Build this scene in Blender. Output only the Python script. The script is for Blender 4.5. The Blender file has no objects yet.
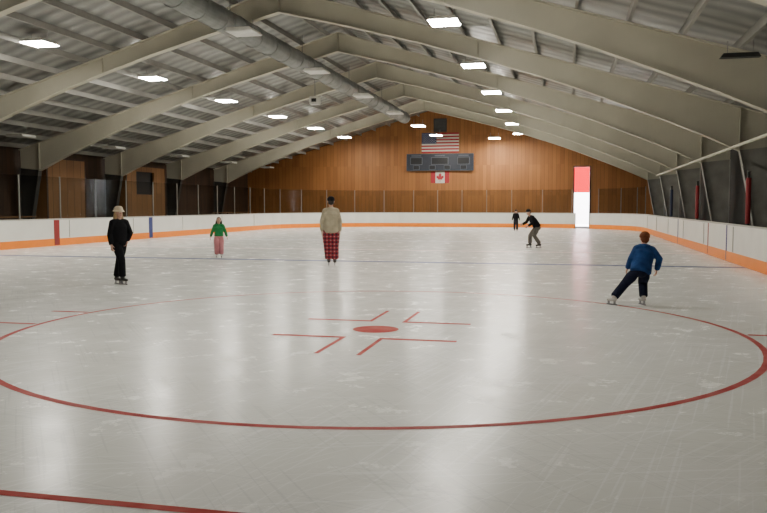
import bpy, bmesh, math, random
from mathutils import Vector, Matrix
random.seed(7)
C = bpy.context.scene.collection
YAW = math.radians(13.1)

# ------------------------------------------------------------------ materials
def mat(name, col, rough=0.6, metal=0.0, var=0.0, vscale=4.0, bump=0.0, bscale=20.0, emis=None, es=0.0, stretch=(1,1,1), col2=None, spec=0.5):
    m = bpy.data.materials.new(name); m.use_nodes = True
    nt = m.node_tree; b = nt.nodes["Principled BSDF"]
    b.inputs["Base Color"].default_value = (*col, 1)
    b.inputs["Roughness"].default_value = rough
    b.inputs["Metallic"].default_value = metal
    b.inputs["Specular IOR Level"].default_value = spec
    tc = nt.nodes.new("ShaderNodeTexCoord"); mp = nt.nodes.new("ShaderNodeMapping")
    mp.inputs["Scale"].default_value = stretch
    nt.links.new(tc.outputs["Object"], mp.inputs["Vector"])
    if var > 0 or col2:
        n = nt.nodes.new("ShaderNodeTexNoise"); n.inputs["Scale"].default_value = vscale
        n.inputs["Detail"].default_value = 5
        nt.links.new(mp.outputs[0], n.inputs["Vector"])
        r = nt.nodes.new("ShaderNodeValToRGB")
        c2 = col2 if col2 else tuple(max(0, c*(1-var)) for c in col)
        r.color_ramp.elements[0].position = 0.35; r.color_ramp.elements[1].position = 0.65
        r.color_ramp.elements[0].color = (*c2, 1); r.color_ramp.elements[1].color = (*col, 1)
        nt.links.new(n.outputs["Fac"], r.inputs[0]); nt.links.new(r.outputs[0], b.inputs["Base Color"])
    if bump > 0:
        n2 = nt.nodes.new("ShaderNodeTexNoise"); n2.inputs["Scale"].default_value = bscale
        nt.links.new(mp.outputs[0], n2.inputs["Vector"])
        bp = nt.nodes.new("ShaderNodeBump"); bp.inputs["Strength"].default_value = bump; bp.inputs["Distance"].default_value = 0.02
        nt.links.new(n2.outputs["Fac"], bp.inputs["Height"]); nt.links.new(bp.outputs[0], b.inputs["Normal"])
    if emis:
        b.inputs["Emission Color"].default_value = (*emis, 1); b.inputs["Emission Strength"].default_value = es
    return m

def plank_mat(name, colA, colB, width=0.15, axis='X'):
    m = bpy.data.materials.new(name); m.use_nodes = True
    nt = m.node_tree; b = nt.nodes["Principled BSDF"]; b.inputs["Roughness"].default_value = 0.6
    tc = nt.nodes.new("ShaderNodeTexCoord"); sp = nt.nodes.new("ShaderNodeSeparateXYZ")
    nt.links.new(tc.outputs["Object"], sp.inputs[0])
    dv = nt.nodes.new("ShaderNodeMath"); dv.operation = 'DIVIDE'; dv.inputs[1].default_value = width
    nt.links.new(sp.outputs[axis], dv.inputs[0])
    fl = nt.nodes.new("ShaderNodeMath"); fl.operation = 'FLOOR'; nt.links.new(dv.outputs[0], fl.inputs[0])
    fr = nt.nodes.new("ShaderNodeMath"); fr.operation = 'FRACT'; nt.links.new(dv.outputs[0], fr.inputs[0])
    dz = nt.nodes.new("ShaderNodeMath"); dz.operation='DIVIDE'; dz.inputs[1].default_value = 2.4
    nt.links.new(sp.outputs["Z"], dz.inputs[0])
    fz = nt.nodes.new("ShaderNodeMath"); fz.operation='FLOOR'; nt.links.new(dz.outputs[0], fz.inputs[0])
    cb = nt.nodes.new("ShaderNodeCombineXYZ"); nt.links.new(fl.outputs[0], cb.inputs[0]); nt.links.new(fz.outputs[0], cb.inputs[1])
    wn = nt.nodes.new("ShaderNodeTexWhiteNoise"); nt.links.new(cb.outputs[0], wn.inputs["Vector"])
    mp = nt.nodes.new("ShaderNodeMapping"); mp.inputs["Scale"].default_value = (2.2, 2.2, 0.5)
    nt.links.new(tc.outputs["Object"], mp.inputs[0])
    no = nt.nodes.new("ShaderNodeTexNoise"); no.inputs["Scale"].default_value = 1.5; no.inputs["Detail"].default_value = 6
    nt.links.new(mp.outputs[0], no.inputs["Vector"])
    ad = nt.nodes.new("ShaderNodeMath"); ad.operation='ADD'; nt.links.new(wn.outputs["Value"], ad.inputs[0]); nt.links.new(no.outputs["Fac"], ad.inputs[1])
    hf = nt.nodes.new("ShaderNodeMath"); hf.operation='MULTIPLY'; hf.inputs[1].default_value=0.5; nt.links.new(ad.outputs[0], hf.inputs[0])
    r = nt.nodes.new("ShaderNodeValToRGB")
    r.color_ramp.elements[0].position = 0.1; r.color_ramp.elements[0].color = (*colA,1)
    r.color_ramp.elements[1].position = 0.9; r.color_ramp.elements[1].color = (*colB,1)
    nt.links.new(hf.outputs[0], r.inputs[0])
    gr = nt.nodes.new("ShaderNodeMath"); gr.operation='GREATER_THAN'; gr.inputs[1].default_value = 0.06
    nt.links.new(fr.outputs[0], gr.inputs[0])
    mx = nt.nodes.new("ShaderNodeMix"); mx.data_type='RGBA'
    mx.inputs["A"].default_value = (colA[0]*.6, colA[1]*.6, colA[2]*.6, 1)
    nt.links.new(gr.outputs[0], mx.inputs["Factor"]); nt.links.new(r.outputs[0], mx.inputs["B"])
    nt.links.new(mx.outputs["Result"], b.inputs["Base Color"])
    return m

def ice_mat():
    m = bpy.data.materials.new("ice"); m.use_nodes = True
    nt = m.node_tree; b = nt.nodes["Principled BSDF"]
    tc = nt.nodes.new("ShaderNodeTexCoord")
    n1 = nt.nodes.new("ShaderNodeTexNoise"); n1.inputs["Scale"].default_value = 0.6; n1.inputs["Detail"].default_value = 6; n1.inputs["Roughness"].default_value=0.6
    nt.links.new(tc.outputs["Object"], n1.inputs["Vector"])
    r = nt.nodes.new("ShaderNodeValToRGB")
    r.color_ramp.elements[0].position=.25; r.color_ramp.elements[0].color=(.73,.73,.69,1)
    r.color_ramp.elements[1].position=.75; r.color_ramp.elements[1].color=(.80,.80,.765,1)
    nt.links.new(n1.outputs["Fac"], r.inputs[0])
    prev=r.outputs[0]
    for k,(ang,sx,sy,thr,amt) in enumerate(((12,34,.5,.61,.42),(-38,38,.6,.62,.36),(71,32,.5,.62,.38),(-80,36,.7,.62,.32),(35,42,.8,.61,.34))):
        mp=nt.nodes.new("ShaderNodeMapping"); mp.inputs["Rotation"].default_value=(0,0,math.radians(ang))
        nt.links.new(tc.outputs["Object"], mp.inputs[0])
        mp2=nt.nodes.new("ShaderNodeMapping"); mp2.inputs["Scale"].default_value=(sx,sy,1); mp2.inputs["Location"].default_value=(k*7.3,k*3.1,0)
        nt.links.new(mp.outputs[0], mp2.inputs[0])
        n=nt.nodes.new("ShaderNodeTexNoise"); n.inputs["Scale"].default_value=1; n.inputs["Detail"].default_value=1
        nt.links.new(mp2.outputs[0], n.inputs["Vector"])
        mr=nt.nodes.new("ShaderNodeMapRange"); mr.inputs["From Min"].default_value=thr; mr.inputs["From Max"].default_value=thr+.04; mr.inputs["To Max"].default_value=amt
        nt.links.new(n.outputs["Fac"], mr.inputs["Value"])
        mx=nt.nodes.new("ShaderNodeMix"); mx.data_type='RGBA'; mx.inputs["B"].default_value=(.95,.95,.94,1) if k%2==0 else (.58,.585,.57,1)
        nt.links.new(mr.outputs[0],mx.inputs["Factor"]); nt.links.new(prev,mx.inputs["A"]); prev=mx.outputs["Result"]
    nt.links.new(prev, b.inputs["Base Color"])
    n2 = nt.nodes.new("ShaderNodeTexNoise"); n2.inputs["Scale"].default_value = 1.9; n2.inputs["Detail"].default_value = 8; n2.inputs["Roughness"].default_value=.7
    nt.links.new(tc.outputs["Object"], n2.inputs["Vector"])
    mr = nt.nodes.new("ShaderNodeMapRange"); mr.inputs["From Min"].default_value=.34; mr.inputs["From Max"].default_value=.64
    mr.inputs["To Min"].default_value=.16; mr.inputs["To Max"].default_value=.29
    nt.links.new(n2.outputs["Fac"], mr.inputs["Value"]); nt.links.new(mr.outputs[0], b.inputs["Roughness"])
    n3 = nt.nodes.new("ShaderNodeTexNoise"); n3.inputs["Scale"].default_value = 3.2; n3.inputs["Detail"].default_value = 2
    nt.links.new(tc.outputs["Object"], n3.inputs["Vector"])
    bp = nt.nodes.new("ShaderNodeBump"); bp.inputs["Strength"].default_value=.09; bp.inputs["Distance"].default_value=.02
    nt.links.new(n3.outputs["Fac"], bp.inputs["Height"]); nt.links.new(bp.outputs[0], b.inputs["Normal"])
    b.inputs["IOR"].default_value = 1.31; b.inputs["Specular IOR Level"].default_value=.36
    return m

def ceiling_mat():
    m = bpy.data.materials.new("ribbed_insulation"); m.use_nodes=True
    nt=m.node_tree; b=nt.nodes["Principled BSDF"]; b.inputs["Roughness"].default_value=.36; b.inputs["Metallic"].default_value=.25
    tc=nt.nodes.new("ShaderNodeTexCoord")
    w=nt.nodes.new("ShaderNodeTexWave"); w.wave_type='BANDS'; w.bands_direction='Y'; w.inputs["Scale"].default_value=.45; w.inputs["Distortion"].default_value=3.5; w.inputs["Detail"].default_value=3
    nt.links.new(tc.outputs["Object"],w.inputs["Vector"])
    n=nt.nodes.new("ShaderNodeTexNoise"); n.inputs["Scale"].default_value=1.6; n.inputs["Detail"].default_value=6
    nt.links.new(tc.outputs["Object"],n.inputs["Vector"])
    ml=nt.nodes.new("ShaderNodeMath"); ml.operation='MULTIPLY'; nt.links.new(w.outputs["Fac"],ml.inputs[0]); nt.links.new(n.outputs["Fac"],ml.inputs[1])
    r=nt.nodes.new("ShaderNodeValToRGB"); r.color_ramp.elements[0].color=(.19,.195,.19,1); r.color_ramp.elements[1].color=(.36,.365,.35,1); r.color_ramp.elements[1].position=.55
    nt.links.new(ml.outputs[0],r.inputs[0]); nt.links.new(r.outputs[0],b.inputs["Base Color"])
    bp=nt.nodes.new("ShaderNodeBump"); bp.inputs["Strength"].default_value=.6; bp.inputs["Distance"].default_value=.06
    nt.links.new(ml.outputs[0],bp.inputs["Height"]); nt.links.new(bp.outputs[0],b.inputs["Normal"])
    return m

def plaid_mat():
    m = bpy.data.materials.new("red_plaid"); m.use_nodes = True
    nt = m.node_tree; b = nt.nodes["Principled BSDF"]; b.inputs["Roughness"].default_value=.9
    tc = nt.nodes.new("ShaderNodeTexCoord")
    outs=[]
    for ax in ('X','Z'):
        w = nt.nodes.new("ShaderNodeTexWave"); w.wave_type='BANDS'; w.bands_direction=ax
        w.inputs["Scale"].default_value = 3.2
        nt.links.new(tc.outputs["Object"], w.inputs["Vector"]); outs.append(w)
    ad = nt.nodes.new("ShaderNodeMath"); ad.operation='ADD'
    nt.links.new(outs[0].outputs["Fac"], ad.inputs[0]); nt.links.new(outs[1].outputs["Fac"], ad.inputs[1])
    hf = nt.nodes.new("ShaderNodeMath"); hf.operation='MULTIPLY'; hf.inputs[1].default_value=.5; nt.links.new(ad.outputs[0], hf.inputs[0])
    r = nt.nodes.new("ShaderNodeValToRGB"); r.color_ramp.interpolation='CONSTANT'
    e = r.color_ramp.elements
    e[0].position=0; e[0].color=(.30,.18,.17,1); e[1].position=.14; e[1].color=(.27,.012,.025,1)
    x=e.new(.5); x.color=(.14,.008,.018,1); x=e.new(.75); x.color=(.02,.008,.015,1)
    nt.links.new(hf.outputs[0], r.inputs[0]); nt.links.new(r.outputs[0], b.inputs["Base Color"])
    return m

def glass_mat():
    m = bpy.data.materials.new("rink_glass"); m.use_nodes=True
    nt=m.node_tree; nt.nodes.clear()
    o=nt.nodes.new("ShaderNodeOutputMaterial"); t=nt.nodes.new("ShaderNodeBsdfTransparent"); g=nt.nodes.new("ShaderNodeBsdfGlossy")
    t.inputs["Color"].default_value=(.80,.82,.81,1); g.inputs["Roughness"].default_value=.08
    mx=nt.nodes.new("ShaderNodeMixShader"); mx.inputs[0].default_value=.006
    nt.links.new(t.outputs[0],mx.inputs[1]); nt.links.new(g.outputs[0],mx.inputs[2]); nt.links.new(mx.outputs[0],o.inputs[0])
    return m

M = dict(
 ice=ice_mat(),
 concrete=mat("concrete",(.06,.058,.055),.85,var=.3,vscale=1.2,bump=.2),
 wood=plank_mat("vertical_planks",(.22,.082,.019),(.36,.142,.037),.30,'X'),
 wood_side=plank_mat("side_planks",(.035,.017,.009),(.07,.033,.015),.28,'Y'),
 ply=plank_mat("plywood",(.20,.09,.03),(.30,.14,.05),.6,'Y'),
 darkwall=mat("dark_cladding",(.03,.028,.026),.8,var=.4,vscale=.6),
 insul=ceiling_mat(),
 steel=mat("painted_steel",(.60,.57,.46),.5,var=.12,vscale=.7),
 coldark=mat("dark_column",(.06,.055,.05),.6,var=.3,vscale=1.5),  # darker tone used only on the left column of each frame
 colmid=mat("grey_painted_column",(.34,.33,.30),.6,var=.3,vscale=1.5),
 purlin=mat("purlin_steel",(.36,.35,.32),.5,var=.2,vscale=1),
 duct=mat("galvanised_duct",(.24,.25,.24),.5,metal=.2,var=.3,vscale=2,bump=.1),
 white=mat("board_white",(.82,.815,.76),.35,var=.06,vscale=1.5),
 seam=mat("seam_grey",(.5,.49,.45),.4,var=.1),
 cap=mat("cap_rail",(.5,.5,.46),.4,var=.1),
 orange=mat("kickplate_orange",(1.0,.26,.005),.4,var=.06,vscale=2),
 red=mat("stripe_red",(.30,.015,.015),.4,var=.1),
 blue=mat("stripe_blue",(.02,.04,.20),.4,var=.1),
 icered=mat("ice_paint_red",(.40,.05,.045),.5,vscale=3,col2=(.48,.12,.105),spec=.02),
 icecircle=mat("ice_paint_circle",(.40,.065,.065),.5,vscale=3,col2=(.48,.15,.14),spec=.02),
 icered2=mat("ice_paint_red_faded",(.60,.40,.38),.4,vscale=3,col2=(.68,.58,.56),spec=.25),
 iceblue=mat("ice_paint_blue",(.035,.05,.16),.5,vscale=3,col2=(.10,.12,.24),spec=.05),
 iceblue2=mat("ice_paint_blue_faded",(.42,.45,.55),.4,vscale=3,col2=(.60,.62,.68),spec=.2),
 black=mat("matte_black",(.015,.015,.017),.6,var=.1),
 glass=glass_mat(),
 post=mat("stanchion_metal",(.20,.19,.17),.4,metal=.2,var=.1),
 housing=mat("fixture_housing",(.80,.79,.74),.4,var=.1),
 lens=mat("fixture_lens_lit",(.9,.9,.85),.4,emis=(1.0,.955,.85),es=150),
 lensoff=mat("fixture_lens_off",(.88,.89,.86),.3,var=.1),
 rod=mat("thin_rod",(.3,.3,.3),.5),
 sb=mat("scoreboard_face",(.018,.022,.036),.4,var=.2),
 sb2=mat("scoreboard_window",(.004,.004,.005),.3),
 sbtrim=mat("scoreboard_trim",(.075,.08,.10),.5),
 fred=mat("flag_red",(.34,.02,.03),.8), fwhite=mat("flag_white",(.54,.52,.46),.8), fblue=mat("flag_blue",(.02,.03,.10),.8),
 maroon=mat("maroon_paint",(.28,.012,.018),.5,var=.2),
 navy=mat("navy_paint",(.012,.02,.06),.5,var=.2),
 heater=mat("heater_metal",(.03,.03,.03),.5,var=.2),
 snow=mat("snow",(.92,.92,.94),.8,var=.05),
 extred=mat("exterior_red",(.22,.001,.004),.8,spec=.03),
 skin=mat("skin",(.50,.29,.21),.5,var=.08,vscale=8),
 eyew=mat("eye_white",(.5,.48,.46),.3), iris=mat("iris",(.03,.02,.015),.3), lips=mat("lips",(.42,.14,.12),.5),
 c_black=mat("black_cloth",(.008,.008,.010),.9,var=.3,vscale=9,bump=.4,bscale=14,spec=.15),
 c_dark=mat("charcoal_cloth",(.022,.022,.030),.9,var=.3,vscale=9,bump=.4,bscale=14,spec=.15),
 c_navy=mat("navy_cloth",(.010,.013,.032),.9,var=.3,vscale=9,bump=.4,bscale=14,spec=.15),
 c_blue=mat("blue_fleece",(.015,.062,.21),.85,var=.4,vscale=7,bump=.6,bscale=12,spec=.2),
 c_tan=mat("tan_canvas",(.40,.35,.25),.9,var=.25,vscale=6,bump=.6,bscale=9,spec=.2),
 c_green=mat("green_fleece",(.03,.24,.08),.9,var=.25,vscale=7,bump=.4,spec=.2),
 c_pink=mat("pink_cloth",(.66,.27,.29),.9,var=.2,vscale=7,bump=.4,spec=.2),
 c_khaki=mat("grey_khaki_cloth",(.12,.11,.095),.9,var=.2,vscale=7,bump=.4,spec=.2),
 plaid=plaid_mat(),
 h_blond=mat("blond_hair",(.40,.26,.12),.6,var=.4,vscale=40,stretch=(1,1,.1)),
 h_dark=mat("dark_hair",(.014,.009,.007),.6,var=.4,vscale=40,stretch=(1,1,.1)),
 h_red=mat("rust_knit",(.19,.065,.03),.9,var=.3,vscale=30,bump=.5,bscale=40,spec=.2),
 hat_tan=mat("tan_hat",(.62,.52,.36),.9,var=.2,vscale=12),
 s_black=mat("skate_leather_black",(.02,.02,.02),.4,var=.1), s_white=mat("skate_leather_white",(.45,.43,.40),.4,var=.1),
 blade=mat("skate_blade_steel",(.30,.30,.32),.3,metal=.9),
)

# ------------------------------------------------------------------ helpers
def link(o, parent=None):
    C.objects.link(o)
    if parent: o.parent = parent
    return o
def top(o, label=None, cat=None, group=None, kind=None):
    if label: o["label"]=label
    if cat: o["category"]=cat
    if group: o["group"]=group
    if kind: o["kind"]=kind
    return o
def empty(name, loc=(0,0,0), rz=0):
    e=bpy.data.objects.new(name,None); e.empty_display_size=.2; e.location=loc; e.rotation_euler=(0,0,rz); C.objects.link(e); return e
def bm_obj(name,bm,mats,parent=None,smooth=False,loc=(0,0,0)):
    me=bpy.data.meshes.new(name)
    bmesh.ops.recalc_face_normals(bm,faces=bm.faces)
    bm.to_mesh(me); bm.free()
    if not isinstance(mats,(list,tuple)): mats=[mats]
    for m in mats: me.materials.append(m)
    if smooth:
        for p in me.polygons: p.use_smooth=True
    o=bpy.data.objects.new(name,me); o.location=loc; link(o,parent); return o
def addbox(bm,c,s,mi=0,rot=None):
    r=bmesh.ops.create_cube(bm,size=1)
    mt=Matrix.Translation(c)@(rot if rot else Matrix())@Matrix.Diagonal((*s,1))
    bmesh.ops.transform(bm,matrix=mt,verts=r['verts'])
    for v in r['verts']:
        for f in v.link_faces: f.material_index=mi
def box(name,c,s,m,parent=None,bev=0,loc=(0,0,0)):
    bm=bmesh.new(); addbox(bm,c,s)
    if bev: bmesh.ops.bevel(bm,geom=bm.edges[:],offset=bev,segments=2,affect='EDGES')
    return bm_obj(name,bm,m,parent,loc=loc)
def cyl(bm,a,b,r,seg=10,mi=0):
    a=Vector(a);b=Vector(b);d=b-a
    q=d.to_track_quat('Z','Y').to_matrix().to_4x4()
    res=bmesh.ops.create_cone(bm,cap_ends=True,segments=seg,radius1=r,radius2=r,depth=d.length)
    bmesh.ops.transform(bm,matrix=Matrix.Translation((a+b)/2)@q,verts=res['verts'])
    for v in res['verts']:
        for f in v.link_faces: f.material_index=mi
def prism(bm,poly,y0,y1,mi=0):
    a=[bm.verts.new((p[0],y0,p[1])) for p in poly]; b=[bm.verts.new((p[0],y1,p[1])) for p in poly]
    n=len(poly); fs=[bm.faces.new(a),bm.faces.new(b[::-1])]
    for i in range(n): fs.append(bm.faces.new((a[i],b[i],b[(i+1)%n],a[(i+1)%n])))
    for f in fs: f.material_index=mi
def copy_tree(o, loc):
    n=o.copy(); n.location=loc; C.objects.link(n)
    for k in o.children:
        c=k.copy(); c.parent=n; C.objects.link(c)
    return n

# ------------------------------------------------------------------ building dims
LW,RW,RIDGE=-26.5,6.5,-10.0
Y0,Y1=-9.0,63.0
ZR,SL=9.45,0.30
def roofz(x): return ZR-SL*abs(x-RIDGE)
RL,RR,RN,RF,RAD=-19.8,4.5,-1.6,58.5,8.5

def rink_path(off=0.0,step=6):
    pts=[]
    cs=[(RR-RAD,RN+RAD,-90),(RR-RAD,RF-RAD,0),(RL+RAD,RF-RAD,90),(RL+RAD,RN+RAD,180)]
    for cx,cy,a0 in cs:
        for i in range(step*2+1):
            a=math.radians(a0+90*i/(step*2)); pts.append((cx+(RAD+off)*math.cos(a),cy+(RAD+off)*math.sin(a)))
    return pts
GA,GB=49.8,58.0     # gate opening in the far corner (degrees on the corner arc)
def board_path(off):
    pts=[]
    def arc(cx,cy,a0,a1,n):
        for i in range(n+1):
            a=math.radians(a0+(a1-a0)*i/n); pts.append((cx+(RAD+off)*math.cos(a),cy+(RAD+off)*math.sin(a)))
    arc(RR-RAD,RF-RAD,GB,90,5); arc(RL+RAD,RF-RAD,90,180,12); arc(RL+RAD,RN+RAD,180,270,12); arc(RR-RAD,RN+RAD,270,360,12); arc(RR-RAD,RF-RAD,0,GA,7)
    return pts
bm=bmesh.new(); addbox(bm,((LW+RW)/2,(Y0+Y1)/2,-.115),(RW-LW+1,Y1-Y0+1,.2))
top(bm_obj("floor",bm,M['concrete']),"grey concrete slab around the rink","floor",kind="structure")
bm=bmesh.new(); pts=rink_path(0.0)
vt=[bm.verts.new((x,y,0)) for x,y in pts]; vb=[bm.verts.new((x,y,-.012)) for x,y in pts]
bm.faces.new(vt); bm.faces.new(vb[::-1])
for i in range(len(pts)): bm.faces.new((vt[i],vb[i],vb[(i+1)%len(pts)],vt[(i+1)%len(pts)]))
top(bm_obj("floor",bm,M['ice']),"scuffed glossy white ice surface inside the boards","ice",kind="structure")

# boards --------------------------------------------------------
def wall_strip(name,o0,o1,z0,z1,m,parent):
    a=board_path(o0);b=board_path(o1);bm=bmesh.new();n=len(a)
    V=[[bm.verts.new((p[i][0],p[i][1],z)) for i in range(n)] for p,z in ((a,z0),(b,z0),(b,z1),(a,z1))]
    for i in range(n-1):
        j=i+1
        for k in range(4):
            l=(k+1)%4
            bm.faces.new((V[k][i],V[l][i],V[l][j],V[k][j]))
    bm.faces.new([V[k][0] for k in range(4)]); bm.faces.new([V[k][n-1] for k in range(4)])
    bmesh.ops.remove_doubles(bm,verts=bm.verts[:],dist=.0005)
    return bm_obj(name,bm,m,parent)
boards=empty("rink_boards",(-7.65,28,0))
def P0(o):
    o.location=-boards.location; return o
P0(wall_strip("board_panel",.012,.12,.0,1.04,M['white'],boards))
P0(wall_strip("kickplate",0.0,.012,.004,.29,M['orange'],boards))["label"]="orange plastic kickplate strip"
P0(wall_strip("cap_rail",-.005,.14,1.04,1.08,M['cap'],boards))
for x,sgn in ((RL,1),(RR,-1)):
    for y,m,l in ((21.4,'blue',"blue line stripe"),(27.7,'red',"red centre line stripe"),(35.0,'blue',"blue line stripe")):
        if x==RR and y<25: y=24.6
        o=box("line_stripe",(x-sgn*.005,y,.53),(.014,.10 if x==RR else .34,1.0),M[m],boards); P0(o)["label"]=l
for y in [9+4.88*i for i in range(9)]:
    for x in (RL,RR): P0(box("panel_seam",(x,y,.66),(.026,.010,.7),M['seam'],boards))
top(boards,"white rink boards with orange kickplate enclosing the ice","boards")

# ice markings ---------------------------------------------------
def flat(name,polys,m,parent=None,z=.0):
    bm=bmesh.new()
    for p in polys:
        bm.faces.new([bm.verts.new((x,y,z)) for x,y in p])
    return bm_obj(name,bm,m,parent)
def rect(x0,y0,x1,y1): return [(x0,y0),(x1,y0),(x1,y1),(x0,y1)]
def ringp(r0,r1,n=96):
    out=[]
    for i in range(n):
        a=2*math.pi*i/n;b=2*math.pi*(i+1)/n
        out.append([(r0*math.cos(a),r0*math.sin(a)),(r1*math.cos(a),r1*math.sin(a)),(r1*math.cos(b),r1*math.sin(b)),(r0*math.cos(b),r0*math.sin(b))])
    return out
fc=empty("faceoff_circle",(-2.4,9.87,.002))
flat("circle_line",ringp(4.532,4.607),M['icecircle'],fc)
flat("faceoff_dot",[[(.3*math.cos(2*math.pi*i/32),.3*math.sin(2*math.pi*i/32)) for i in range(32)]],M['icered'],fc)
for sx in (1,-1):
    for sy in (1,-1):
        x0,x1,y0,y1=.21,1.15,.64,1.78; w1=.055; w2=.11
        L=[(x0,y0),(x1,y0),(x1,y0+w2),(x0+w1,y0+w2),(x0+w1,y1),(x0,y1)]
        L=[(sx*a,sy*b) for a,b in L]
        if sx*sy<0: L=L[::-1]
        flat("restraining_mark",[L],M['icered'],fc)
        flat("hash_mark",[rect(min(sx*4.6,sx*5.2),sy*.6-.05,max(sx*4.6,sx*5.2),sy*.6+.05)],M['icecircle'],fc)
top(fc,"red painted faceoff circle with dot and hash marks on the ice","ice marking")
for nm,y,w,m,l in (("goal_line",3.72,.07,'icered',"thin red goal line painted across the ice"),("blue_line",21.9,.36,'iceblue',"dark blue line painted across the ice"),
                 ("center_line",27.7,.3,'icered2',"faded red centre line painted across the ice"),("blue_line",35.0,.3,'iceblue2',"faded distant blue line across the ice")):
    xl,xr=RL+.02,RR-.02
    if y<RN+RAD:
        d=math.sqrt(RAD**2-(RN+RAD-y)**2)-.06; xl=RL+RAD-d; xr=RR-RAD+d
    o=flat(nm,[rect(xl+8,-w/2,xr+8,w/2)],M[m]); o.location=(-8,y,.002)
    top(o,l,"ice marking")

# glass shield
gpts=[]
for i in range(0,7):
    a=math.radians(i*15); gpts.append((RR-RAD+(RAD+.06)*math.cos(a),RF-RAD+(RAD+.06)*math.sin(a)))
n=4; x0,x1=RR-RAD,RL+RAD
for i in range(1,n): gpts.append((x0+(x1-x0)*i/n,RF+.06))
for i in range(0,7):
    a=math.radians(90+i*15); gpts.append((RL+RAD+(RAD+.06)*math.cos(a),RF-RAD+(RAD+.06)*math.sin(a)))
yy=RF-RAD-2.44
while yy>20: gpts.append((RL-.06,yy)); yy-=2.44
GZ0,GZ1=1.082,2.75
gs=empty("rink_glass_shield",(-7.65,58.5,GZ0))
for i,(x,y) in enumerate(gpts):
    x-=-7.65; y-=58.5
    bm=bmesh.new(); addbox(bm,(0,0,(GZ1-GZ0)/2),(.04,.04,GZ1-GZ0)); addbox(bm,(0,0,.02),(.1,.1,.02))
    bm_obj("stanchion",bm,M['post'],gs,loc=(x,y,0))
    if i<len(gpts)-1 and i!=3:
        x2,y2=gpts[i+1]; x2+=7.65; y2-=58.5; d=Vector((x2-x,y2-y,0)); L=d.length-.07; ang=math.atan2(d.y,d.x)
        bm=bmesh.new(); addbox(bm,(0,0,(GZ1-GZ0)/2),(L,.012,GZ1-GZ0-.03))
        o=bm_obj("glass_pane",bm,M['glass'],gs,loc=((x+x2)/2,(y+y2)/2,0)); o.rotation_euler=(0,0,ang)
top(gs,"clear shielding glass with slim metal posts above boards","glass")

# ------------------------------------------------------------------ shell
def gable(y0,y1,holes=None):
    bm=bmesh.new()
    def col(xa,xb,za=-.015):
        prism(bm,[(xa,za),(xb,za),(xb,roofz(xb)),(xa,roofz(xa))],y0,y1)
    if holes:
        hx0,hx1,hz=holes
        col(LW,RIDGE); col(RIDGE,hx0); col(hx0,hx1,za=hz); col(hx1,RW)
    else:
        col(LW,RIDGE); col(RIDGE,RW)
    return bm
DX0,DX1,DZ=0.48,1.60,4.55
top(bm_obj("wall_far",gable(Y1,Y1+.2,(DX0,DX1,DZ)),M['wood']),"orange vertical wood plank gable wall","wall",kind="structure")
top(bm_obj("wall_near",gable(Y0-.2,Y0),M['darkwall']),"dark gable wall","wall",kind="structure")
zl=roofz(LW)
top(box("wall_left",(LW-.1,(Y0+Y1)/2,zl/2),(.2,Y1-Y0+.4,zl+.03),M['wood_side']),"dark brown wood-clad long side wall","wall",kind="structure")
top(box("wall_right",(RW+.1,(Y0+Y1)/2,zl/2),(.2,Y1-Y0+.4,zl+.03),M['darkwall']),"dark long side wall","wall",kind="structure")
for s in (-1,1):
    bm=bmesh.new(); xe=RIDGE+s*16.9
    poly=[(RIDGE,ZR),(xe,roofz(xe)),(xe,roofz(xe)+.15),(RIDGE,ZR+.15)]
    prism(bm,poly,Y0-.3,Y1+.3)
    top(bm_obj("ceiling",bm,M['insul']),"wrinkled silvery insulation-lined sloping roof","ceiling",kind="structure")

bm=bmesh.new()
addbox(bm,(DX0-.05,Y1-.03,DZ/2),(.1,.06,DZ)); addbox(bm,(DX1+.05,Y1-.03,DZ/2),(.1,.06,DZ)); addbox(bm,((DX0+DX1)/2,Y1-.03,DZ+.05),(DX1-DX0+.2,.06,.1))
top(bm_obj("door_1",bm,M['black']),"tall doorway open to bright daylight","door",kind="structure")
o=box("snowy_ground",(0,0,-.1),(30,16,.2),M['snow'],loc=(2,71.5,-.02)); top(o,"bright snow-covered ground outside the doorway","ground",kind="structure")
o=empty("red_shed",(1.2,71.5,-.02))
box("shed_wall",(0,0,1.38),(9,.2,2.76),M['snow'],o)["label"]="white lower wall"
box("shed_siding",(0,0,4.06),(9,.2,2.6),M['extred'],o)["label"]="bright red upper siding"
top(o,"red and white building seen through the doorway","building")

# purlins
for s in (-1,1):
    for i in range(14):
        x=RIDGE+s*(.5+1.2*i)
        bm=bmesh.new(); zt=roofz(x)
        addbox(bm,(0,0,-.1),(.012,Y1-Y0,.2)); addbox(bm,(s*.035,0,-.2),(.07,Y1-Y0,.008))
        o=bm_obj("purlin",bm,M['purlin'],loc=(x,(Y0+Y1)/2,zt-.004)); top(o,"long grey steel roof purlin under the insulation","roof beam",group="roof purlins")

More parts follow.
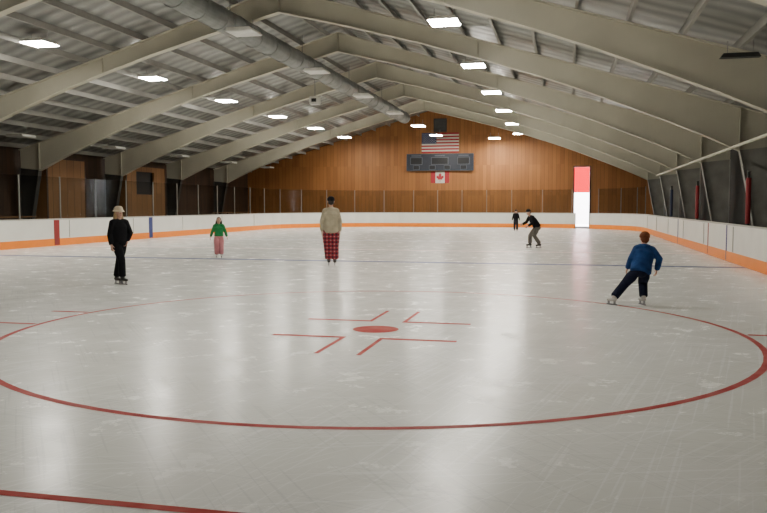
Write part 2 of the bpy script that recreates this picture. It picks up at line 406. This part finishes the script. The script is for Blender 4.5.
# frames
def depth(x):
    t=[(0,.82),(2.5,.68),(5,.60),(7,.60),(9,.66),(10.5,.75),(12,.90),(13.2,1.03),(14.3,1.18),(15.2,1.34)]
    for (a,da),(b,db) in zip(t,t[1:]):
        if a<=x<=b: return da+(db-da)*(x-a)/(b-a)
    return t[-1][1]
ZT=ZR-.22
def build_frame(y):
    e=empty("steel_frame",(RIDGE,y,0))
    for s in (1,-1):
        xs=[0,2.5,5,7,9,10.5,12,13.2,14.3,15.2]
        tp=[(x,ZT-SL*x) for x in xs]+[(16.3,ZT-SL*16.3)]
        bt=[(x,ZT-SL*x-depth(x)) for x in xs]
        bm=bmesh.new()
        prism(bm,[(s*x,z) for x,z in tp+[(16.3,ZT-SL*16.3-.9)]+bt[::-1]],-.008,.008)
        def fl(line):
            for (x0,z0),(x1,z1) in zip(line,line[1:]):
                prism(bm,[(s*x0,z0),(s*x1,z1),(s*x1,z1-.025),(s*x0,z0-.025)],-.15,.15)
        fl(tp); fl(bt)
        for x in (0.02,7,15.2):
            addbox(bm,(s*x,0,ZT-SL*x-depth(x)/2),(.02,.22,depth(x)-.02))
        bm_obj("rafter",bm,M['steel'],e)
        bm=bmesh.new(); zk=ZT-SL*15.2-1.34; zo=ZT-SL*16.3-.9
        poly=[(15.2,zk),(16.3,zo),(16.3,0),(15.85,0)]
        prism(bm,[(s*x,z) for x,z in poly],-.008,.008)
        for a,b in (((15.2,zk),(15.85,0)),((16.28,zo),(16.28,0))):
            prism(bm,[(s*a[0],a[1]),(s*b[0],b[1]),(s*(b[0]+.02),b[1]),(s*(a[0]+.02),a[1])],-.13,.13)
        addbox(bm,(s*16.07,0,.01),(.5,.3,.02))
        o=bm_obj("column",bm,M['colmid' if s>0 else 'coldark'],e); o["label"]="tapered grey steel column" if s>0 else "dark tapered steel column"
    return e
ys=[-2.4+7.3*i for i in range(9)]
f0=build_frame(ys[0]); top(f0,"tapered beige steel portal frame spanning the roof","steel frame",group="portal frames")
for y in ys[1:]: copy_tree(f0,(RIDGE,y,0))

# fixtures
def fixture(lit):
    e=empty("ceiling_light")
    bm=bmesh.new()
    prism(bm,[(-.44,0),(.44,0),(.36,.09),(-.36,.09)],-.46,.46)
    bm_obj("housing",bm,M['housing'],e)
    box("lens",(0,0,-.012),(.82,.86,.02),M['lens' if lit else 'lensoff'],e)["label"]="glowing lens" if lit else "unlit lens"
    for x in (-.3,.3):
        bm=bmesh.new(); cyl(bm,(x,0,.09),(x,0,.42),.008); bm_obj("hanger",bm,M['rod'],e)
    top(e,"glowing rectangular hanging rink light" if lit else "unlit rectangular hanging rink light","light fixture",group="lit roof lights" if lit else "unlit roof lights")
    return e
rows=[23.0+7.27*i for i in range(-3,6)]
fl_=fixture(True); first=True
fo_=fixture(False); firsto=True
spots=[]
for x,lit in ((-16.9,1),(-3.55,1),(-9.75,0),(-23.3,0)):
    for y in rows:
        z=6.88 if x!=-23.3 else 4.6
        l=lit
        if y<2: continue
        if x==-9.75 and y>48 : l=1
        if y<12 and x<-10: l=0
        spots.append((x,y,z,l))
spots.append((-5.5,60.8,6.7,1))
for x,y,z,l in spots:
    if l:
        if first: fl_.location=(x,y,z); first=False
        else: copy_tree(fl_,(x,y,z))
    else:
        if firsto: fo_.location=(x,y,z); firsto=False
        else: copy_tree(fo_,(x,y,z))
# duct
bm=bmesh.new(); cyl(bm,(0,-34,0),(0,26,0),.38,24)
for i in range(41): cyl(bm,(0,-33+i*1.46,0),(0,-32.95+i*1.46,0),.40,24)
for i in range(8): addbox(bm,(0,-32+7.3*i,.75),(.02,.03,.8))
o=bm_obj("ventilation_duct",bm,M['duct'],loc=(-10.95,27.5,7.58)); top(o,"long round galvanised ventilation duct hung beneath the ridge","duct")
e=empty("hanging_loudspeaker",(-13.0,40,7.1))
box("speaker_box",(0,0,0),(.5,.4,.42),M['housing'],e,bev=.02)
box("speaker_grille",(0,-.205,0),(.26,.012,.18),M['black'],e)
bm=bmesh.new(); cyl(bm,(0,0,.2),(0,0,1.3),.02); bm_obj("mounting_pole",bm,M['rod'],e)
top(e,"small pale loudspeaker hung on a pole from the roof","loudspeaker")
e=empty("radiant_heater",(3.5,18.2,4.72))
bm=bmesh.new(); prism(bm,[(-.4,0),(.4,0),(.34,.09),(-.34,.09)],-.1,.1); bm_obj("reflector",bm,M['heater'],e)
for x in (-.25,.25):
    bm=bmesh.new(); cyl(bm,(x,0,.08),(x,0,.36),.008); bm_obj("hanger",bm,M['rod'],e)
top(e,"small dark radiant heater bar hung from the roof","heater")

# scoreboard
e=empty("scoreboard",(-10.0,Y1-.02,5.06))
box("cabinet",(0,-.1,.0),(5.4,.2,1.35),M['sb'],e,bev=.02)
for x,w in ((-1.9,.9),(1.9,.9),(0,1.3)):
    box("window_bezel",(x,-.205,.1),(w+.1,.02,.6),M['sbtrim'],e)
    box("digit_window",(x,-.21,.1),(w,.03,.5),M['sb2'],e)["label"]="unlit digit window"
for x in (-1.9,-.6,.6,1.9):
    box("window_bezel",(x,-.205,-.42),(.53,.02,.36),M['sbtrim'],e)
    box("digit_window",(x,-.21,-.42),(.45,.03,.28),M['sb2'],e)["label"]="unlit digit window"
for x in (-1.9,0,1.9): box("caption_strip",(x,-.21,.52),(.8,.02,.09),M['sbtrim'],e)
bm=bmesh.new()
addbox(bm,(0,-.212,.66),(5.4,.02,.03)); addbox(bm,(0,-.212,-.66),(5.4,.02,.03)); addbox(bm,(-2.68,-.212,0),(.03,.02,1.32)); addbox(bm,(2.68,-.212,0),(.03,.02,1.32))
bm_obj("frame_trim",bm,M['sbtrim'],e)
top(e,"wide dark scoreboard mounted on the wood gable wall","scoreboard")

# flags
def star(cx,cz,r):
    return [(cx+(r if i%2==0 else r*.4)*math.sin(math.pi*i/5),cz+(r if i%2==0 else r*.4)*math.cos(math.pi*i/5)) for i in range(10)]
def facexz(bm,poly,y,mi):
    f=bm.faces.new([bm.verts.new((x,y,z)) for x,z in poly]); f.material_index=mi
bm=bmesh.new(); W_,H=3.0,1.6
addbox(bm,(0,.01,0),(W_,.016,H),1)
for i in range(13):
    z1=H/2-i*H/13
    facexz(bm,[(-W_/2,z1-H/13),(W_/2,z1-H/13),(W_/2,z1),(-W_/2,z1)],-.004,0 if i%2==0 else 1)
facexz(bm,[(-W_/2,H/2-7*H/13),(-W_/2+.4*W_,H/2-7*H/13),(-W_/2+.4*W_,H/2),(-W_/2,H/2)],-.010,2)
for r in range(9):
    n=6 if r%2==0 else 5
    for c in range(n):
        cx=-W_/2+.4*W_*((c*2+1+(r%2))/12); cz=H/2-(7*H/13)*((r+1)/10)
        facexz(bm,star(cx,cz,.045),-.016,1)
me=bpy.data.meshes.new("flag")
o=bpy.data.objects.new("flag",me); bm.to_mesh(me); bm.free()
for k in ('fred','fwhite','fblue'): me.materials.append(M[k])
o.location=(-10.0,Y1-.02,6.60); C.objects.link(o); top(o,"American stars and stripes flag pinned above the scoreboard","flag")
bm=bmesh.new(); W_,H=1.5,.92
addbox(bm,(0,.01,0),(W_,.016,H),1)
for a,b,mi in ((-.5,-.25,0),(-.25,.25,1),(.25,.5,0)): facexz(bm,[(a*W_,-H/2),(b*W_,-H/2),(b*W_,H/2),(a*W_,H/2)],-.004,mi)
half=[(0,.40),(.07,.26),(.14,.29),(.11,.08),(.20,.17),(.225,.115),(.33,.135),(.29,.04),(.335,.0),(.17,-.14),(.19,-.21),(.02,-.19),(.02,-.38)]
leaf=[(x,z) for x,z in half]+[(-x,z) for x,z in half[::-1] if x>0]
facexz(bm,[(x*.95,z*.95) for x,z in leaf],-.010,0)
me=bpy.data.meshes.new("flag"); o=bpy.data.objects.new("flag",me); bm.to_mesh(me); bm.free()
for k in ('fred','fwhite'): me.materials.append(M[k])
o.location=(-10.0,Y1-.02,3.86); C.objects.link(o); top(o,"small red and white maple leaf flag below the scoreboard","flag")
e=empty("gable_vent",(-10.0,Y1-.02,8.0))
bm=bmesh.new()
for z in (-.5,.5): addbox(bm,(0,-.03,z),(1.0,.08,.06))
for x in (-.5,.5): addbox(bm,(x,-.03,0),(.06,.08,1.06))
bm_obj("vent_frame",bm,M['heater'],e)
bm=bmesh.new()
for i in range(8): addbox(bm,(0,-.02,-.42+i*.12),(.94,.05,.12),rot=Matrix.Rotation(.5,4,'X'))
bm_obj("louvre",bm,M['heater'],e)
top(e,"dark square louvred vent high in the gable","vent")

# side booths (plywood)
def booth(x0,x1,y0,y1,h,win,label):
    e=empty("plywood_booth",((x0+x1)/2,(y0+y1)/2,-.015))
    w=x1-x0; d=y1-y0
    bm=bmesh.new()
    if win:
        wy0,wy1,wz0,wz1=-1.2,.9,2.3,3.7
        for (a,b,c,dd) in ((-d/2,wy0,0,h),(wy1,d/2,0,h),(wy0,wy1,0,wz0),(wy0,wy1,wz1,h)):
            addbox(bm,(w/2-.05,(a+b)/2,(c+dd)/2),(.1,b-a,dd-c))
        bx=box("window_opening",(w/2-.2,-.15,3.0),(.02,2.1,1.4),M['black'],e); bx["label"]="dark window opening"
    else: addbox(bm,(w/2-.05,0,h/2),(.1,d,h))
    addbox(bm,(-.05,-d/2+.05,h/2),(w-.1,.1,h)); addbox(bm,(-.05,d/2-.05,h/2),(w-.1,.1,h))
    bm_obj("booth_wall",bm,M['ply'],e)
    bm=bmesh.new()
    for y in (-d/2+.06,d/2-.06): addbox(bm,(w/2+.01,y,h/2),(.024,.12,h))
    addbox(bm,(w/2+.01,0,h-.05),(.024,d-.2,.1)); bm_obj("trim_boards",bm,M['wood_side'],e)
    top(e,label,"booth")
booth(-26.4,-25.7,35.2,38.6,4.1,False,"plain brown plywood booth behind the boards")
booth(-26.4,-25.7,42.6,47.4,4.1,True,"brown plywood booth with a dark window opening")
def bleacher(y0,y1):
    e=empty("bleacher",(-23,(y0+y1)/2,-.015)); L=y1-y0
    for k in range(3):
        box("seat_plank",(.9-.6*k,0,.42+.35*k),(.3,L,.04),M['ply'],e)
    for j in range(4):
        bm=bmesh.new()
        y=-L/2+.3+j*(L-.6)/3
        for k in range(3): addbox(bm,(.9-.6*k,y,(.40+.35*k)/2),(.06,.06,.40+.35*k))
        addbox(bm,(.3,y,.35),(1.3,.05,.05))
        bm_obj("support_frame",bm,M['heater'],e)
    top(e,"three-tier plank bleacher beside the boards","bleacher",group="bleachers")
bleacher(22,31)
bleacher(49.5,56)
for y,m in ((24.3,'maroon'),(33.4,'maroon'),(41.4,'navy')):
    e=empty("padded_post",(5.0,y,-.015))
    bm=bmesh.new(); addbox(bm,(0,0,1.28),(.07,.07,2.56)); addbox(bm,(0,0,.01),(.22,.22,.02)); addbox(bm,(0,0,2.57),(.1,.1,.02)); bm_obj("steel_post",bm,M['heater'],e)
    bm=bmesh.new(); cyl(bm,(0,0,1.1),(0,0,2.4),.07,16); bm_obj("pad",bm,M[m],e)
    top(e,("red" if m=='maroon' else "navy")+" padded post standing behind the boards","post",group="padded posts")
bm=bmesh.new(); cyl(bm,(0,-16,.05),(0,16,-.07),.045,10)
for y in (-9.9,-2.6,4.7,12): cyl(bm,(0,y,.0),(0,y,.14),.015,8)
o=bm_obj("pipe_run",bm,M['steel'],loc=(4.7,29.4,3.30)); top(o,"long thin pale pipe hung beneath the frame knees","pipe")

# ------------------------------------------------------------------ people
def ell(bm,c,ax,seg=14):
    r=bmesh.ops.create_uvsphere(bm,u_segments=seg,v_segments=max(6,seg*2//3),radius=1)
    m=Matrix(((ax[0][0],ax[1][0],ax[2][0],c[0]),(ax[0][1],ax[1][1],ax[2][1],c[1]),(ax[0][2],ax[1][2],ax[2][2],c[2]),(0,0,0,1)))
    bmesh.ops.transform(bm,matrix=m,verts=r['verts'])
def loft(bm,pts,rad,side,n=14,caps=(1,1)):
    pts=[Vector(p) for p in pts]; rad=[r if isinstance(r,tuple) else (r,r) for r in rad]
    rings=[]
    def ring(c,t,a,b):
        s=side-t*side.dot(t)
        if s.length<.05: s=t.orthogonal()
        s.normalize(); u=t.cross(s)
        return [bm.verts.new(c+s*(a*math.cos(2*math.pi*i/n))+u*(b*math.sin(2*math.pi*i/n))) for i in range(n)]
    N=len(pts); T=[]
    for i in range(N):
        t=(pts[min(i+1,N-1)]-pts[max(i-1,0)]); T.append(t.normalized())
    a,b=rad[0]; m=min(a,b)*caps[0]
    c0=bm.verts.new(pts[0]-T[0]*m)
    for ang in (70,40): rings.append(ring(pts[0]-T[0]*m*math.sin(math.radians(ang)),T[0],a*math.cos(math.radians(ang)),b*math.cos(math.radians(ang))))
    for i in range(N): rings.append(ring(pts[i],T[i],*rad[i]))
    a,b=rad[-1]; m=min(a,b)*caps[1]
    for ang in (40,70): rings.append(ring(pts[-1]+T[-1]*m*math.sin(math.radians(ang)),T[-1],a*math.cos(math.radians(ang)),b*math.cos(math.radians(ang))))
    c1=bm.verts.new(pts[-1]+T[-1]*m)
    for r0,r1 in zip(rings,rings[1:]):
        for i in range(n): bm.faces.new((r0[i],r0[(i+1)%n],r1[(i+1)%n],r1[i]))
    for i in range(n):
        bm.faces.new((c0,rings[0][(i+1)%n],rings[0][i])); bm.faces.new((c1,rings[-1][i],rings[-1][(i+1)%n]))
def remeshed(name,bm,m,parent,vox,sm=3):
    me=bpy.data.meshes.new("tmp"); bmesh.ops.recalc_face_normals(bm,faces=bm.faces); bm.to_mesh(me); bm.free()
    t=bpy.data.objects.new("tmp",me); C.objects.link(t)
    r=t.modifiers.new("r",'REMESH'); r.mode='VOXEL'; r.voxel_size=vox; r.use_smooth_shade=True
    s=t.modifiers.new("s",'SMOOTH'); s.factor=.5; s.iterations=sm
    dg=bpy.context.evaluated_depsgraph_get(); dg.update()
    nm=bpy.data.meshes.new_from_object(t.evaluated_get(dg)); bpy.data.objects.remove(t)
    nm.name=name; nm.materials.clear(); nm.materials.append(m)
    for p in nm.polygons: p.use_smooth=True
    o=bpy.data.objects.new(name,nm); link(o,parent); return o

def person(loc,face,s,label,top_m,leg_m,hair_m,skate_m,joints=None,hair='short',hat=None,puff=1.0,headk=1.0,headface=None,spread=.0,legpuff=1.0,coatlen=0.0,sleeve=1.0,hood=False):
    e=empty("person",loc,YAW)
    ph=math.radians(face); f=Vector((math.sin(ph),-math.cos(ph),0)); sd=Vector((math.cos(ph),math.sin(ph),0)); up=Vector((0,0,1))
    J={}
    base=dict(pel=up*.98,waist=up*1.10,chest=up*1.30,neck=up*1.47,head=up*1.615)
    for k,v in base.items(): J[k]=v*s
    for n_,g in (('a',1),('b',-1)):
        J['sh'+n_]=(sd*g*.165+up*1.41)*s; J['el'+n_]=(sd*g*(.225+spread*.5)+up*(1.13+spread*.1)-f*.02)*s; J['wr'+n_]=(sd*g*(.24+spread)+up*(.90+spread*.3)+f*.06)*s
        J['hip'+n_]=(sd*g*.09+up*.95)*s; J['kn'+n_]=(sd*g*.10+up*.54+f*.03)*s; J['an'+n_]=(sd*g*.10+up*.17)*s
        J['ft'+n_]=f
    if joints:
        for k,v in joints.items(): J[k]=Vector(v)
    shm=(J['sha']+J['shb'])/2
    torso=[J['pel'],J['waist'],J['chest'],shm,J['neck']]
    ssd=(J['sha']-J['shb']).normalized()
    tu=(J['neck']-J['pel']).normalized()
    hf=headface if headface is not None else face
    hp=math.radians(hf); F=Vector((math.sin(hp),-math.cos(hp),0)); hk=s*headk
    hu=(J['head']-J['neck']).normalized(); U=(up*.6+hu*.4).normalized(); F=(F-U*F.dot(U)).normalized(); S=U.cross(F).normalized()
    Hc=J['head']
    bm=bmesh.new()
    loft(bm,torso,[(.15*s,.11*s),(.13*s,.095*s),(.155*s,.11*s),(.13*s,.085*s),(.055*s,.055*s)],ssd)
    loft(bm,[J['neck']-tu*.02*s,Hc-U*.04*hk],[.055*s,.052*s],ssd)
    ell(bm,Hc+U*.015*hk,(S*.074*hk,F*.094*hk,U*.105*hk),18)
    ell(bm,Hc-U*.055*hk+F*.02*hk,(S*.055*hk,F*.068*hk,U*.062*hk))
    ell(bm,Hc-U*.012*hk+F*.096*hk,(S*.012*hk,F*.020*hk,U*.024*hk),8)
    ell(bm,Hc+U*.028*hk+F*.084*hk,(S*.045*hk,F*.012*hk,U*.010*hk),8)
    ell(bm,Hc-U*.092*hk+F*.065*hk,(S*.024*hk,F*.018*hk,U*.018*hk),8)
    for g in (1,-1): ell(bm,Hc+S*g*.076*hk-U*.005*hk-F*.005*hk,(S*.012*hk,F*.020*hk,U*.032*hk),8)
    for n_,g in (('a',1),('b',-1)):
        sh,el,wr=J['sh'+n_],J['el'+n_],J['wr'+n_]
        loft(bm,[sh,(sh+el)/2,el,(el+wr)*.5,wr],[.055*s,.047*s,.040*s,.037*s,.027*s],ssd)
        ad=(wr-el).normalized()
        inward=(-ssd*g); pn=(inward-ad*inward.dot(ad)); pn=pn.normalized() if pn.length>.1 else f
        wd=ad.cross(pn).normalized()
        if wd.dot(f)<0: wd=-wd
        loft(bm,[wr,wr+ad*.045*s,wr+ad*.09*s],[(.028*s,.018*s),(.040*s,.016*s),(.038*s,.013*s)],wd,n=12)
        for i,(o_,ln) in enumerate(((.033,.068),(.011,.078),(-.011,.072),(-.033,.056))):
            b0=wr+ad*.085*s+wd*o_*s; b1=b0+(ad*.9+pn*.25+wd*o_*2).normalized()*ln*.5*s; b2=b1+(ad*.6+pn*.8).normalized()*ln*.5*s
            loft(bm,[b0,b1,b2],[.0092*s,.0085*s,.0075*s],wd,n=8)
        t0=wr+ad*.025*s+wd*.03*s; t1=t0+(ad*.6+wd*.75+pn*.2).normalized()*.042*s; t2=t1+(ad*.9+wd*.2+pn*.35).normalized()*.032*s
        loft(bm,[t0,t1,t2],[.013*s,.011*s,.009*s],wd,n=8)
        hip,kn,an=J['hip'+n_],J['kn'+n_],J['an'+n_]
        loft(bm,[hip,(hip+kn)/2,kn,kn*.65+an*.35,an],[.085*s,.072*s,.055*s,.052*s,.036*s],ssd)
        ff=J['ft'+n_]
        loft(bm,[an-ff*.03*s-up*.03*s,an+ff*.12*s-up*.055*s],[(.035*s,.035*s),(.04*s,.025*s)],ff.cross(up))
    remeshed("body",bm,M['skin'],e,.0065*max(s,.8),2)
    bm=bmesh.new(); lp=legpuff
    loft(bm,[J['pel']-tu*.05*s,J['waist']],[(.155*s,.125*s),(.14*s,.115*s)],ssd)
    for n_ in 'ab':
        hip,kn,an=J['hip'+n_],J['kn'+n_],J['an'+n_]
        loft(bm,[hip,(hip+kn)/2,kn,(kn+an)/2,an+(kn-an).normalized()*.02],[.098*s,.086*s*lp,.071*s*lp,.067*s*lp,.064*s*lp],ssd,caps=(1,.2))
    remeshed("trousers",bm,M[leg_m],e,.012*max(s,.7),3)
    bm=bmesh.new(); p=puff; q=sleeve
    lo=J['pel']-tu*(.02+coatlen)*s
    loft(bm,[lo,J['waist'],J['chest'],shm-tu*.02*s,J['neck']-tu*.01*s],[(.17*s*p,.135*s*p),(.162*s*p,.13*s*p),(.175*s*p,.128*s*p),(.155*s,.095*s),(.066*s,.066*s)],ssd,n=20,caps=(.15,.3))
    loft(bm,[J['sha']*.94+shm*.06,shm+tu*.012*s,J['shb']*.94+shm*.06],[(.062*s*q,.066*s*q),(.066*s,.078*s),(.062*s*q,.066*s*q)],tu,n=16)
    for g,k in ((1,'sha'),(-1,'shb')):
        loft(bm,[J[k]*.55+shm*.45+tu*.01*s,J['neck']-tu*.005*s],[.052*s,.045*s],ssd)
    if hood:
        loft(bm,[J['neck']-f*.06*s+ssd*.09*s,J['neck']-f*.10*s-up*.01*s,J['neck']-f*.06*s-ssd*.09*s],[(.045*s,.05*s),(.06*s,.07*s),(.045*s,.05*s)],up,n=14)
    for n_ in 'ab':
        sh,el,wr=J['sh'+n_],J['el'+n_],J['wr'+n_]
        loft(bm,[sh,(sh+el)/2,el,(el+wr)*.5,wr-(wr-el).normalized()*.01],[.064*s*q,.060*s*q,.056*s*q,.051*s*q,.043*s*q],ssd,caps=(.8,.2))
    remeshed("jacket",bm,M[top_m],e,.012*max(s,.7),4)
    for g in (1,-1):
        bm=bmesh.new(); c=Hc+S*g*.031*hk+F*.084*hk+U*.006*hk
        ell(bm,c,(S*.014*hk,F*.010*hk,U*.008*hk),10)
        ey=bm_obj("eye",bm,M['eyew'],e,True)
        bm=bmesh.new(); ell(bm,c+F*.006*hk,(S*.007*hk,F*.006*hk,U*.007*hk),8); bm_obj("iris",bm,M['iris'],ey,True)
    bm=bmesh.new(); ell(bm,Hc-U*.058*hk+F*.086*hk,(S*.024*hk,F*.007*hk,U*.008*hk),10); bm_obj("mouth",bm,M['lips'],e,True)
    bm=bmesh.new()
    ell(bm,Hc+U*.035*hk-F*.018*hk,(S*.084*hk,F*.092*hk,U*.098*hk),16)
    ell(bm,Hc-U*.02*hk-F*.045*hk,(S*.078*hk,F*.06*hk,U*.075*hk),14)
    if hair=='long':
        for g in (-1,-.4,.4,1):
            loft(bm,[Hc+S*g*.065*hk-F*.03*hk,Hc+S*g*.088*hk-F*.02*hk-U*.12*hk,Hc+S*g*.108*hk+F*(.04 if abs(g)==1 else -.11)*hk-U*.30*hk],[.037*hk,.040*hk,.034*hk],S,n=10)
    remeshed("hair",bm,M[hair_m],e,.009,1)
    if hat:
        bm=bmesh.new(); kind,hm=hat
        if kind=='beanie':
            ell(bm,Hc+U*.05*hk-F*.012*hk,(S*.090*hk,F*.104*hk,U*.082*hk),18)
            loft(bm,[Hc+U*.02*hk-F*.01*hk,Hc+U*.07*hk-F*.01*hk],[(.094*hk,.108*hk),(.093*hk,.106*hk)],S,n=20,caps=(.1,.1))
            nm="knit_hat"
        else:
            loft(bm,[Hc+U*.05*hk-F*.008*hk,Hc+U*.10*hk-F*.008*hk,Hc+U*.135*hk-F*.008*hk],[(.098*hk,.110*hk),(.092*hk,.104*hk),(.074*hk,.086*hk)],S,n=22,caps=(.2,.3))
            loft(bm,[Hc+U*.030*hk-F*.01*hk,Hc+U*.062*hk-F*.008*hk],[(.136*hk,.148*hk),(.105*hk,.117*hk)],S,n=26,caps=(.05,.05)); nm="brimmed_hat"
        remeshed(nm,bm,M[hm],e,.008,2)
    for n_ in 'ab':
        an=J['an'+n_]; kn=J['kn'+n_]; ff=J['ft'+n_].normalized(); sh_=(an-kn).normalized()
        ws=ff.cross(up).normalized(); k=s
        bm=bmesh.new(); heel=an-up*.045*k
        loft(bm,[an-sh_*.10*k,an-sh_*.03*k,heel-ff*.005*k],[(.054*k,.062*k),(.05*k,.058*k),(.045*k,.055*k)],ws,n=14,caps=(.1,1))
        loft(bm,[heel-ff*.04*k,heel+ff*.06*k-up*.005*k,heel+ff*.16*k-up*.012*k],[(.04*k,.040*k),(.044*k,.040*k),(.04*k,.030*k)],ws,n=14)
        b=remeshed("skate",bm,M[skate_m],e,.009,2)
        bm=bmesh.new(); R=Matrix((( *ff,),( *up.cross(ff),),(*up,))).transposed().to_4x4()
        z0=.0015; h=heel.z-.045*k-z0+.02
        cx=an+ff*.05*k
        addbox(bm,(cx.x,cx.y,z0+.012),(.29*k,.006,.024),rot=R)
        for d_ in (-.075,.085):
            qq=cx+ff*d_*k; addbox(bm,(qq.x,qq.y,z0+.02+h/2),(.05*k,.018,max(.02,h-.01)),rot=R)
        bm_obj("blade",bm,M['blade'],b)
    top(e,label,"person")
    return e

def W(x,y): return (x,y,0.0)
person(W(-8.84,14.37),50,.90,"person in black with tan hat, gliding on skates",'c_black','c_black','h_blond','s_black',hair='long',hat=('brim','hat_tan'),puff=1.08,legpuff=1.2,sleeve=1.1,
  joints=dict(kna=(-.02,.05,.50),ana=(-.10,.08,.15),knb=(.05,-.04,.50),anb=(.06,-.03,.15),wra=(.14,.06,.88),ela=(.19,.12,1.04)))
person(W(-10.27,22.15),10,.71,"small child in green jacket and pink trousers",'c_green','c_pink','h_dark','s_white',hair='long',puff=1.15,headk=1.20,spread=.10,legpuff=1.45,sleeve=1.15)
person(W(-6.09,20.04),188,1.06,"person in tan jacket and red plaid trousers skating away",'c_tan','plaid','h_dark','s_black',hat=('beanie','c_black'),puff=1.16,legpuff=1.55,coatlen=.12,sleeve=1.08,headk=1.0,
  joints=dict(sha=(-.150,0,1.47),shb=(.150,0,1.47),knb=(.09,-.03,.54),anb=(.10,-.02,.18),kna=(-.08,.0,.54),ana=(-.06,.02,.18),wra=(-.24,.04,.93),ela=(-.235,.0,1.19),wrb=(.235,.0,.93),elb=(.23,.0,1.19)))
person(W(-3.08,49.0),-10,.77,"small child in dark winter clothes standing on skates",'c_black','c_dark','h_dark','s_black',hat=('beanie','c_black'),headk=1.15,spread=.05,puff=1.15,legpuff=1.2)
person(W(-1.24,30.5),-70,.93,"person in black jacket and grey trousers bending forward",'c_black','c_khaki','h_dark','s_black',hat=('beanie','c_black'),puff=1.15,sleeve=1.2,legpuff=1.25,
  joints=dict(pel=(.12,.0,.80),waist=(.06,0,.91),chest=(-.05,0,1.06),neck=(-.15,0,1.21),head=(-.22,-.01,1.35),
    sha=(-.07,-.15,1.16),shb=(-.14,.16,1.17),ela=(-.10,-.25,.95),wra=(-.25,-.20,.83),elb=(-.24,.24,.97),wrb=(-.40,.18,.89),
    hipa=(.12,-.08,.78),hipb=(.12,.08,.78),kna=(.0,-.12,.46),ana=(.20,-.14,.16),knb=(-.12,.10,.45),anb=(-.12,.10,.16)),headface=-60)
person(W(.99,13.22),165,.76,"person in blue hooded fleece and rust hat, striding away",'c_blue','c_navy','h_red','s_white',hat=('beanie','h_red'),puff=1.32,legpuff=1.4,headk=1.17,headface=175,sleeve=1.36,hood=True,coatlen=.04,
  joints=dict(pel=(.16,-.04,.58),waist=(.19,.0,.68),chest=(.23,.06,.82),neck=(.265,.14,.95),head=(.285,.19,1.065),
    sha=(.375,.10,.89),shb=(.14,.10,.91),ela=(.475,.02,.74),wra=(.465,.10,.56),elb=(.03,.04,.74),wrb=(.0,.13,.58),
    hipa=(.23,-.04,.56),hipb=(.10,-.03,.56),kna=(.25,.12,.35),ana=(.22,-.02,.13),knb=(-.05,.08,.34),anb=(-.26,-.03,.13),ftb=(-.55,.83,0),fta=(-.2,.98,0)))

# ------------------------------------------------------------------ world, camera
w=bpy.data.worlds.new("world"); bpy.context.scene.world=w; w.use_nodes=True
bg=w.node_tree.nodes["Background"]; bg.inputs[0].default_value=(.9,.94,1,1); bg.inputs[1].default_value=26
cam=bpy.data.cameras.new("camera"); co=bpy.data.objects.new("camera",cam); C.objects.link(co)
co.location=(0,0,1.6); co.rotation_euler=(math.radians(90-3.69),0,YAW)
cam.sensor_width=36; cam.lens=37.08; cam.clip_end=300; cam.clip_start=.05
bpy.context.scene.camera=co
